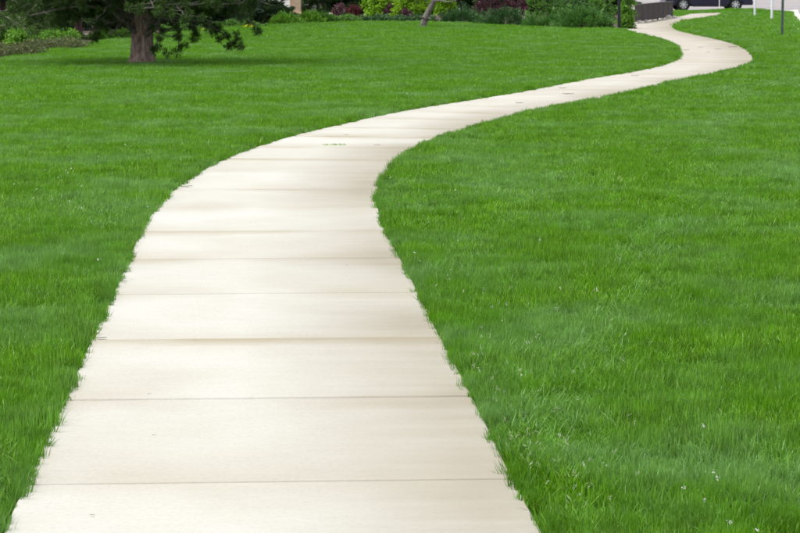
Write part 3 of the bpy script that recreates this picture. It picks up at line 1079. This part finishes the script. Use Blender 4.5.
shrub('purple_shrub', 'dark purple shrub above the junipers, left of the two', (474, 505, 15, -12), 'purple', leaves=2400)
shrub('purple_shrub', 'dark purple shrub above the junipers, right of the two', (500, 531, 15, -10), 'purple', leaves=2400)
shrub('leafy_shrub', 'fresh green upright shrub right of the purple shrubs', (526, 560, 19, -12), 'mid', leaves=2800, clumps=80)
shrub('leafy_shrub', 'fresh green upright shrub behind the largest spreading juniper', (556, 592, 20, -10), 'juniper', leaves=2800, clumps=80)
shrub('leafy_shrub', 'fresh green upright shrub just left of the black post', (586, 617, 22, -8), 'mid', leaves=2600, clumps=80)
shrub('juniper_shrub', 'low light green juniper spreading onto the lawn edge', (524, 578, 27.6, 17), 'juniper', leaves=3400, clumps=100, **J)
shrub('juniper_shrub', 'largest feathery spreading juniper beside the black post', (556, 617, 29, 6.5), 'juniper', leaves=5200, clumps=140, **J)
shrub('climbing_vine', 'narrow green leafy column between the black post and brown fence', (620.5, 635, 28.8, -9), 'bright', 'plant', leaves=3000, leaf=(.07, .05), clumps=90, clump=.12, depth=.3)
for lb, px in (('short strip of yellow flowers under the pine branches', (187, 204, 32.2, 28.4)), ('strip of yellow flowers at the lawn edge right of the pine', (242, 255, 28.4, 24.8))):
    shrub('yellow_flowers', lb, px, 'yellow', 'flowers', 'yellow flowers at the lawn edge', leaves=900, leaf=(.05, .045), clumps=34, clump=.05, depth=.15)


# ---- the leaning trunk
def leaning_tree():
    r = np.random.default_rng(9)
    x0, Y0 = ground(423.5, 28)
    k = FPX / Y0
    t = thing('leaning_tree', 'small tree with a leaning grey trunk at the back of the lawn', 'tree', (x0, Y0, 0))

    def at(px, py, dy=0.0):
        return np.array([(px - 423.5) / k, dy, (28 - py) / k])
    pts = np.array([at(422.5, 30), at(423.5, 26), at(425, 20), at(428, 13), at(431.5, 6), at(434, 0), at(436, -14, .2), at(430, -40, .3), at(426, -80, .2)])
    q = catmull(np.concatenate([[2 * pts[0] - pts[1]], pts, [2 * pts[-1] - pts[-2]]]), 5)
    rr = np.interp(np.linspace(0, 1, len(q)), [0, .1, .25, .28, .31, .7, 1], [.135, .115, .10, .125, .10, .07, .015])
    q[1:-1] += r.normal(0, .008, (len(q) - 2, 3))
    V, F = tube_arrays(q, rr, 14)
    link('trunk', mesh_np('trunk', V, F, smooth=True), M['grey_bark'], t)
    lim = []
    for pts in ([at(433.5, 1.5), at(440, .8, -.2), at(449, 2.2, -.4), at(462, -2, -.6)], [at(425.5, 19), at(422.5, 17.6, -.1), at(421, 17.2, -.15), at(420, 17.5, -.2)],
                [at(426, 19), at(429, 18.4, -.1), at(431, 18.8, -.15)], [at(435, -8), at(422, -22, .3), at(404, -30, .5)], [at(435, -16), at(452, -30, .3), at(470, -38, .4)],
                [at(430, -40), at(445, -60, -.4), at(456, -66, -.8)], [at(429, -45), at(412, -60, .4), at(398, -66, .7)]):
        pts = np.array(pts)
        q = catmull(np.concatenate([[2 * pts[0] - pts[1]], pts, [2 * pts[-1] - pts[-2]]]), 5)
        lim.append((q, tube_arrays(q, np.linspace(.045, .012, len(q)), 7)))
    V, F = join([b for _, b in lim])
    link('limbs', mesh_np('limbs', V, F, smooth=True), M['grey_bark'], t)
    C, T = [], []
    for q, _ in lim[3:] + [(lim[0][0][-6:], 0), (lim[1][0][-4:], 0)]:
        for c in q[len(q) // 3::2]:
            if c[2] < .95:
                continue
            for _ in range(3):
                cc = c + r.normal(0, .3, 3)
                C.append(cc + r.normal(0, .12, (70, 3)))
                T.append(r.uniform(0, .5) + r.uniform(0, .5, 70))
    C = np.concatenate(C)
    V, F = diamonds(C, r.normal(size=C.shape), .09, .045, r)
    link('crown', mesh_np('crown', V, F, np.concatenate(T)), M['mid'], t)


leaning_tree()


# ------------------------------------------------------------------ built things
def part_box(name, parent, mat, *b, bevel=0.004):
    bm = bmesh.new()
    box(bm, *b, bevel=bevel)
    return link(name, mesh_bm(name, bm), M[mat], parent)


# tan masonry pier seen between the shrubs
x, Y = ground(295.5, 15.6)
t = thing('masonry_pier', 'tan stucco pier standing between the russet shrub and the perennials', 'pier', (x, Y, 0))
part_box('base', t, 'tan_stone', -.29, .29, -.29, .29, -.05, .14, bevel=.015)
part_box('shaft', t, 'tan_stone', -.24, .24, -.24, .24, .14, 1.75, bevel=.012)
part_box('cap', t, 'stone', -.31, .31, -.31, .31, 1.75, 1.87, bevel=.02)

# brown fence along the walk
a0 = np.array(ground(635.6, 23.6))
a1 = np.array(ground(672, 17.6))
ax = (a1 - a0) / np.linalg.norm(a1 - a0)
flen = float(np.linalg.norm(a1 - a0))
t = thing('brown_fence', 'low brown panelled fence beside the far bend of the walk', 'fence', (a0[0], a0[1], 0))
t.rotation_euler = (0, 0, math.atan2(ax[1], ax[0]))
NP = 7
for q in range(NP):
    u0, u1 = q * flen / NP, (q + 1) * flen / NP
    p = part_box('panel', t, 'fence', u0 + .055, u1 - .055, -.02, .02, .05, .647, bevel=.003)
    for g in range(1, 6):
        uu = u0 + .055 + g * (u1 - u0 - .11) / 6
        part_box('batten', p, 'fence', uu - .02, uu + .02, -.027, -.0225, .07, .60, bevel=0)
for q in range(NP + 1):
    u0 = q * flen / NP
    part_box('post', t, 'fence', u0 - .045, u0 + .045, -.036, .036, -.1, .645, bevel=.008)
part_box('rail', t, 'fence', -.06, flen + .06, -.06, .06, .648, .685, bevel=.008)


# pale stones at its foot
def stone(name, label, px, size, seed, group=None):
    r = np.random.default_rng(seed)
    bm = bmesh.new()
    bmesh.ops.create_icosphere(bm, subdivisions=2, radius=1)
    ph = r.uniform(0, 6, 6)
    for v in bm.verts:
        c = v.co
        f = 1 + .16 * math.sin(3 * c.x + ph[0]) + .13 * math.sin(4 * c.y + ph[1]) + .10 * math.sin(5 * c.z + ph[2]) + r.normal(0, .035)
        v.co = Vector((c.x * size * f, c.y * size * .8 * f, max(-.25, c.z) * size * .62 * f))
    x, Y = ground(*px)
    o = link(name, mesh_bm(name, bm), M['stone'], None, (x, Y, float(terrain(x, Y)) + size * .08))
    o.rotation_euler = (0, 0, r.uniform(0, 6))
    return tag(o, label, 'stone', group)


g_ = 'pale stones at the foot of the brown fence'
for q, (px, sz, lb) in enumerate((((633.5, 24.2), .20, 'pale stone at the near end of the brown fence beside the vine'),
                                  ((639.5, 23.4), .26, 'largest pale stone lying against the near end of the brown fence'),
                                  ((645.5, 22.2), .20, 'pale stone second along the brown fence from its near end'),
                                  ((651, 20.9), .16, 'small pale stone near the middle of the brown fence'),
                                  ((660, 19.3), .22, 'pale stone past the middle of the brown fence'),
                                  ((667, 18.6), .28, 'broad pale stone near the far end of the brown fence'),
                                  ((673.5, 17.6), .17, 'small pale stone at the far end of the brown fence'))):
    stone('stone', lb, px, sz * .72, 40 + q, g_)
stone('stone', 'white stone among the plants left of the red shrubs', (330, 15.5), .17, 60)
stone('stone', 'small white stone added in place of a light gap left of the big pine', (86, 36), .09, 61)  # made-up stone, stands in for a bright gap between the plants

# black post in front of the vine
x, Y = ground(619, 29.3)
t = thing('black_post', 'slim black metal post between the spreading juniper and the vine', 'post', (x, Y, 0))
part_box('shaft', t, 'black_metal', -.045, .045, -.045, .045, -.1, 1.5, bevel=.006)
part_box('cap', t, 'black_metal', -.06, .06, -.06, .06, 1.5, 1.54, bevel=.01)
part_box('base_plate', t, 'black_metal', -.08, .08, -.08, .08, -.01, .03, bevel=.006)


# posts by the street
def street_post(name, label, px, w, mat, h, round_=False, plate=None, group='posts on the verge by the street'):
    x, Y = ground(*px)
    z = float(terrain(x, Y))
    x, Y = ground(*px, z)
    t = thing(name, label, 'post', (x, Y, z), group)
    if round_:
        bm = bmesh.new()
        bmesh.ops.create_cone(bm, cap_ends=True, segments=16, radius1=w / 2, radius2=w / 2, depth=h + .15)
        bmesh.ops.translate(bm, verts=bm.verts, vec=(0, 0, (h - .15) / 2))
        link('shaft', mesh_bm('shaft', bm), M[mat], t)
        bm = bmesh.new()
        bmesh.ops.create_uvsphere(bm, u_segments=12, v_segments=6, radius=w * .62)
        bmesh.ops.translate(bm, verts=bm.verts, vec=(0, 0, h))
        link('cap', mesh_bm('cap', bm), M[mat], t)
    else:                                               # U-channel steel post
        part_box('web', t, mat, -w / 2, w / 2, -.006, .006, -.15, h, bevel=0)
        for s in (-1, 1):
            part_box('flange', t, mat, s * w / 2 - .004, s * w / 2 + .004, -.03, -.0065, -.15, h, bevel=0)
    if plate:
        part_box('sign_plate', t, 'sign_back', -plate / 2, plate / 2, .012, .016, h - .62, h - .02, bevel=0)
    return t


street_post('white_post', 'slim white post on the verge, left of the two beside the street', (754.8, 15.0), .085, 'white_paint', 2.3, True)
street_post('white_post', 'taller looking white post nearest the street corner kerb', (771.8, 20.5), .095, 'white_paint', 2.3, True)
street_post('steel_post', 'grey green steel sign post on the right lawn', (782, 36), .06, 'steel', 2.3, False, .45)
street_post('white_post', 'thin white post in front of the dark car', (719.3, 11.1), .045, 'white_paint', 1.4, True)


# ------------------------------------------------------------------ the parked car
def car():
    x0, y0 = 15.55, 123.6
    t = thing('parked_car', 'dark navy car parked on the street beyond the end of the walk', 'car', (x0, y0, -.012))
    t.rotation_euler = (0, 0, R(3))
    # side outline, front at -x
    wb, wr = 1.30, .40
    arch = []

    def outline():
        pts = [(-2.18, .30), (-2.22, .55), (-2.15, .78), (-1.95, .88), (-1.0, .98), (1.45, 1.0), (1.95, .96), (2.16, .86), (2.20, .55), (2.12, .30)]
        for cx in (wb + .05, -wb):
            for a_ in np.linspace(0, math.pi, 9):
                pts.append((cx + wr * math.cos(a_), .30 + wr * .98 * math.sin(a_)))
        return pts
    pts = outline()
    bm = bmesh.new()
    rows = []
    for y, inset in ((-.88, .05), (-.80, 0), (.80, 0), (.88, .05)):
        row = []
        for (px, pz) in pts:
            row.append(bm.verts.new((px * (1 - inset * .12), y, pz + (inset * .3 if pz < .5 else -inset * .6))))
        rows.append(row)
    for a_, b_ in zip(rows[:-1], rows[1:]):
        for q in range(len(pts)):
            w_ = (q + 1) % len(pts)
            bm.faces.new((a_[q], a_[w_], b_[w_], b_[q]))
    for row in (rows[0], rows[-1]):
        f = bm.faces.new(row)
        bmesh.ops.triangulate(bm, faces=[f])
    body = link('body', mesh_bm('body', bm), M['car_paint'], t)
    # cabin: glass house with painted roof and pillars
    lo = [(-1.05, .97), (1.75, .97)]
    hi = [(-.35, 1.44), (1.15, 1.44)]
    bm = bmesh.new()
    v = [bm.verts.new((lo[0][0], s * .78, lo[0][1])) for s in (-1, 1)] + [bm.verts.new((lo[1][0], s * .78, lo[1][1])) for s in (1, -1)]
    w = [bm.verts.new((hi[0][0], s * .60, hi[0][1])) for s in (-1, 1)] + [bm.verts.new((hi[1][0], s * .60, hi[1][1])) for s in (1, -1)]
    for q in range(4):
        bm.faces.new((v[q], v[(q + 1) % 4], w[(q + 1) % 4], w[q]))
    bm.faces.new(w)
    link('windows', mesh_bm('windows', bm), M['glass'], t)
    part_box('roof', t, 'car_paint', -.40, 1.20, -.62, .62, 1.43, 1.49, bevel=.025)
    for s in (-1, 1):
        for (xa, za), (xb, zb) in (((-1.06, .96), (-.36, 1.45)), ((.42, .96), (.40, 1.45)), ((1.76, .96), (1.16, 1.45))):
            V, F = tube_arrays(np.array([[xa, s * .795, za], [xb, s * .615, zb]]), [.04, .04], 6)
            link('pillar', mesh_np('pillar', V, F), M['car_paint'], t)
        for xa, xb in ((-.98, .38), (.43, 1.02)):
            d = part_box('door', t, 'car_paint', xa, xb, s * .885 - .008, s * .885 + .008, .36, .93, bevel=.006)
            part_box('handle', d, 'car_paint', xb - .22, xb - .06, s * .905 - .01, s * .905 + .01, .80, .83, bevel=.004)
        part_box('sill', t, 'black_metal', -.85, .92, s * .84 - .03, s * .84 + .03, .22, .325, bevel=.01)
        part_box('mirror', t, 'car_paint', -.88, -.70, s * .98 - .09, s * .98 + .09, .98, 1.10, bevel=.03)
        part_box('headlight', t, 'lamp', -2.21, -1.98, s * .66 - .16, s * .66 + .16, .68, .80, bevel=.03)
        part_box('tail_light', t, 'red_lens', 2.05, 2.20, s * .68 - .14, s * .68 + .14, .70, .84, bevel=.03)
        for cx in (-wb, wb + .05):
            bm = bmesh.new()
            prof_ = [(.20, -.10), (.30, -.105), (.325, -.07), (.328, 0), (.325, .07), (.30, .105), (.20, .10)]
            nseg = 28
            ring = [[bm.verts.new((cx + r_ * math.cos(2 * math.pi * q / nseg), s * .77 + y_, .328 + r_ * math.sin(2 * math.pi * q / nseg))) for r_, y_ in prof_] for q in range(nseg)]
            for q in range(nseg):
                for e in range(len(prof_) - 1):
                    bm.faces.new((ring[q][e], ring[q][e + 1], ring[(q + 1) % nseg][e + 1], ring[(q + 1) % nseg][e]))
            wh = link('wheel', mesh_bm('wheel', bm, True), M['tyre'], t)
            bm = bmesh.new()
            r1 = bmesh.ops.create_cone(bm, cap_ends=True, segments=28, radius1=.225, radius2=.21, depth=.05)
            bmesh.ops.rotate(bm, verts=bm.verts, matrix=Matrix.Rotation(-s * math.pi / 2, 3, 'X'))
            bmesh.ops.translate(bm, verts=bm.verts, vec=(cx, s * .80, .328))
            rim = link('rim', mesh_bm('rim', bm), M['black_metal'], wh)
            bm = bmesh.new()
            for q in range(7):
                r2 = bmesh.ops.create_cube(bm, size=1)
                for vv in r2['verts']:
                    vv.co = Vector((.02 + (vv.co.x + .5) * .19, vv.co.y * .02, vv.co.z * .055))
                bmesh.ops.rotate(bm, verts=r2['verts'], matrix=Matrix.Rotation(2 * math.pi * q / 7, 3, 'Y'))
            bmesh.ops.create_cone(bm, cap_ends=True, segments=14, radius1=.05, radius2=.045, depth=.03, matrix=Matrix.Rotation(math.pi / 2, 4, 'X'))
            r3 = [[bm.verts.new((r_ * math.cos(2 * math.pi * q / 28), y_, r_ * math.sin(2 * math.pi * q / 28))) for r_, y_ in ((.185, -.012), (.185, .012), (.222, .012), (.222, -.012))] for q in range(28)]
            for q in range(28):
                for e in range(4):
                    bm.faces.new((r3[q][e], r3[q][(e + 1) % 4], r3[(q + 1) % 28][(e + 1) % 4], r3[(q + 1) % 28][e]))
            bmesh.ops.translate(bm, verts=bm.verts, vec=(cx, s * .838, .328))
            link('spokes', mesh_bm('spokes', bm), M['alloy'], wh)
    part_box('bumper', t, 'car_paint', -2.27, -2.10, -.78, .78, .28, .52, bevel=.04)
    part_box('grille', t, 'black_metal', -2.235, -2.20, -.42, .42, .55, .72, bevel=.01)
    part_box('rear_bumper', t, 'car_paint', 2.10, 2.25, -.78, .78, .30, .55, bevel=.04)


car()


# ------------------------------------------------------------------ small things
def leaf_scrap(name, label, px, length, ang, group='leaf scraps and debris on the walk', mat='deadleaf', cat='leaf'):
    x, Y = ground(*px)
    r = np.random.default_rng(int(px[0] * 7 + px[1]))
    n = 6
    t_ = np.linspace(-1, 1, n)
    V, F = [], []
    for q, u_ in enumerate(t_):
        w_ = .32 * (1 - u_ * u_) + .03
        z_ = .003 + .03 * length * abs(r.normal(0, .5)) + .03 * length * u_ * u_
        V += [(u_ * length / 2, -w_ * length / 2, z_ + .02 * length), (u_ * length / 2, 0, z_), (u_ * length / 2, w_ * length / 2, z_ + .03 * length)]
    for q in range(n - 1):
        for e in range(2):
            F.append((q * 3 + e, q * 3 + e + 1, q * 3 + e + 4, q * 3 + e + 3))
    o = link(name, mesh_np(name, np.array(V), np.array(F)), M[mat], None, (x, Y, float(terrain(x, Y)) + .002))
    o.rotation_euler = (0, 0, ang)
    return tag(o, label, cat, group)


for px, l, a_, lb in (((154, 436.5), .016, .3, 'tiny dark leaf scrap alone on the nearest slabs, left of the middle'),
                      ((92, 516.5), .018, .1, 'tiny dark leaf scrap at the lower left of the walk'),
                      ((149, 395.2), .014, .5, 'tiny dark scrap lying on the second joint'),
                      ((186, 187.3), .10, .15, 'dark curled leaf at the left edge of the bend'),
                      ((199, 175.3), .075, -.3, 'small dark leaf tucked against the grass on the left bend'),
                      ((124, 282.5), .035, .2, 'small brown scrap by the left grass edge below the bend'),
                      ((130, 271.5), .03, 1.2, 'smaller brown scrap just above its twin by the left edge'),
                      ((101, 339), .05, .2, 'thin dark scrap at the left edge halfway down the walk'),
                      ((377, 145.6), .06, .2, 'small leaf at the inner edge of the right bend'),
                      ((519.5, 103.2), .11, .4, 'dark leaf at the grass edge of the distant straight stretch'),
                      ((563, 88.4), .12, .2, 'leaf lying along the far side of the distant straight stretch'),
                      ((568, 94.3), .16, .1, 'larger dark leaf at the near side of the distant straight stretch'),
                      ((635, 76), .13, .2, 'dark leaf before the wide far bend'),
                      ((733, 47.3), .22, .1, 'dark leaf pile at the right of the wide far bend'),
                      ((701, 47.6), .14, .4, 'leaf near the middle of the wide far bend'),
                      ((718, 49.3), .16, .2, 'leaf right of the middle of the wide far bend'),
                      ((708, 52.4), .12, .9, 'pale brown leaf lowest on the wide far bend'),
                      ((686, 50.3), .14, .2, 'leaf at the left grass edge of the wide far bend'),
                      ((346, 126 + 9.5), .05, .2, 'small speck of leaf between the two dark joints on the bend'),
                      ((347, 266), .02, .4, 'tiny dark scrap right of centre on the middle slabs')):
    leaf_scrap('leaf_scrap', lb, px, l, a_)


def joint_grass(px0, px1, label):
    a_, b_ = np.array(ground(*px0)), np.array(ground(*px1))
    r = np.random.default_rng(5)
    m = 60
    f = r.uniform(0, 1, m)[:, None]
    C = np.column_stack([a_ * f + b_ * (1 - f) + r.normal(0, .012, (m, 2)), r.uniform(.002, .012, m)])
    o = np.append((a_ + b_) / 2, 0)
    V, F = diamonds(C - o, r.normal(size=(m, 3)) + [0, 0, 1],   .022, .006, r)
    tag(link('weed_tuft', mesh_np('weed_tuft', V, F, r.uniform(.5, .9, m)), M['grass'], None, o), label, 'weed')


joint_grass((324, 145.2), (345, 145.2), 'little green weed growing in the joint at the bend')

# pale seed heads and tiny white petals scattered in the grass
r = np.random.default_rng(21)
C = []
for px, py in zip(r.uniform(384, 640, 900), r.uniform(150, 533, 900)):
    x, Y = ground(px, py)
    d = walk_distance(np.array([[x, Y]]))[0] - HALF
    if d > .03 and r.uniform() < math.exp(-d / .35) * .55 + .02:
        C.append((x, Y, r.uniform(.045, .075)))
C = np.array(C)
D = r.normal(0, .55, (len(C), 3)) + [0, 0, .8]
V, F = diamonds(np.repeat(C, 3, 0) + r.normal(0, .004, (len(C) * 3, 3)), np.repeat(D, 3, 0) + r.normal(0, .2, (len(C) * 3, 3)), .018, .0032, r)
tag(link('seed_heads', mesh_np('seed_heads', V, F, r.uniform(0, 1, len(F))), M['seed']), 'pale grass seed heads scattered along the right edge of the walk', 'seed heads', kind='stuff')
C = []
for px, py in [(14, 184), (33, 198), (37, 189), (52, 199), (66, 171), (68, 173), (71, 169), (82, 186), (82, 208), (67, 147), (98, 157), (125, 145), (131, 146), (19, 111), (58, 178), (147, 207),
               (414, 253), (251, 120), (45, 170), (70, 202), (98, 260), (718, 479), (713, 473), (684, 488), (703, 426), (730, 523), (757, 531), (705, 500), (540, 240), (455, 190)]:
    x, Y = ground(px, py, .06)
    C.append((x, Y, .062))
C = np.array(C)
V, F = diamonds(np.repeat(C, 7, 0) + r.normal(0, .0035, (len(C) * 7, 3)), r.normal(size=(len(C) * 7, 3)), .0065, .005, r)
tag(link('clover_petals', mesh_np('clover_petals', V, F, r.uniform(0, 1, len(F))), M['clover']), 'tiny white petals sprinkled over the lawn', 'petals', kind='stuff')
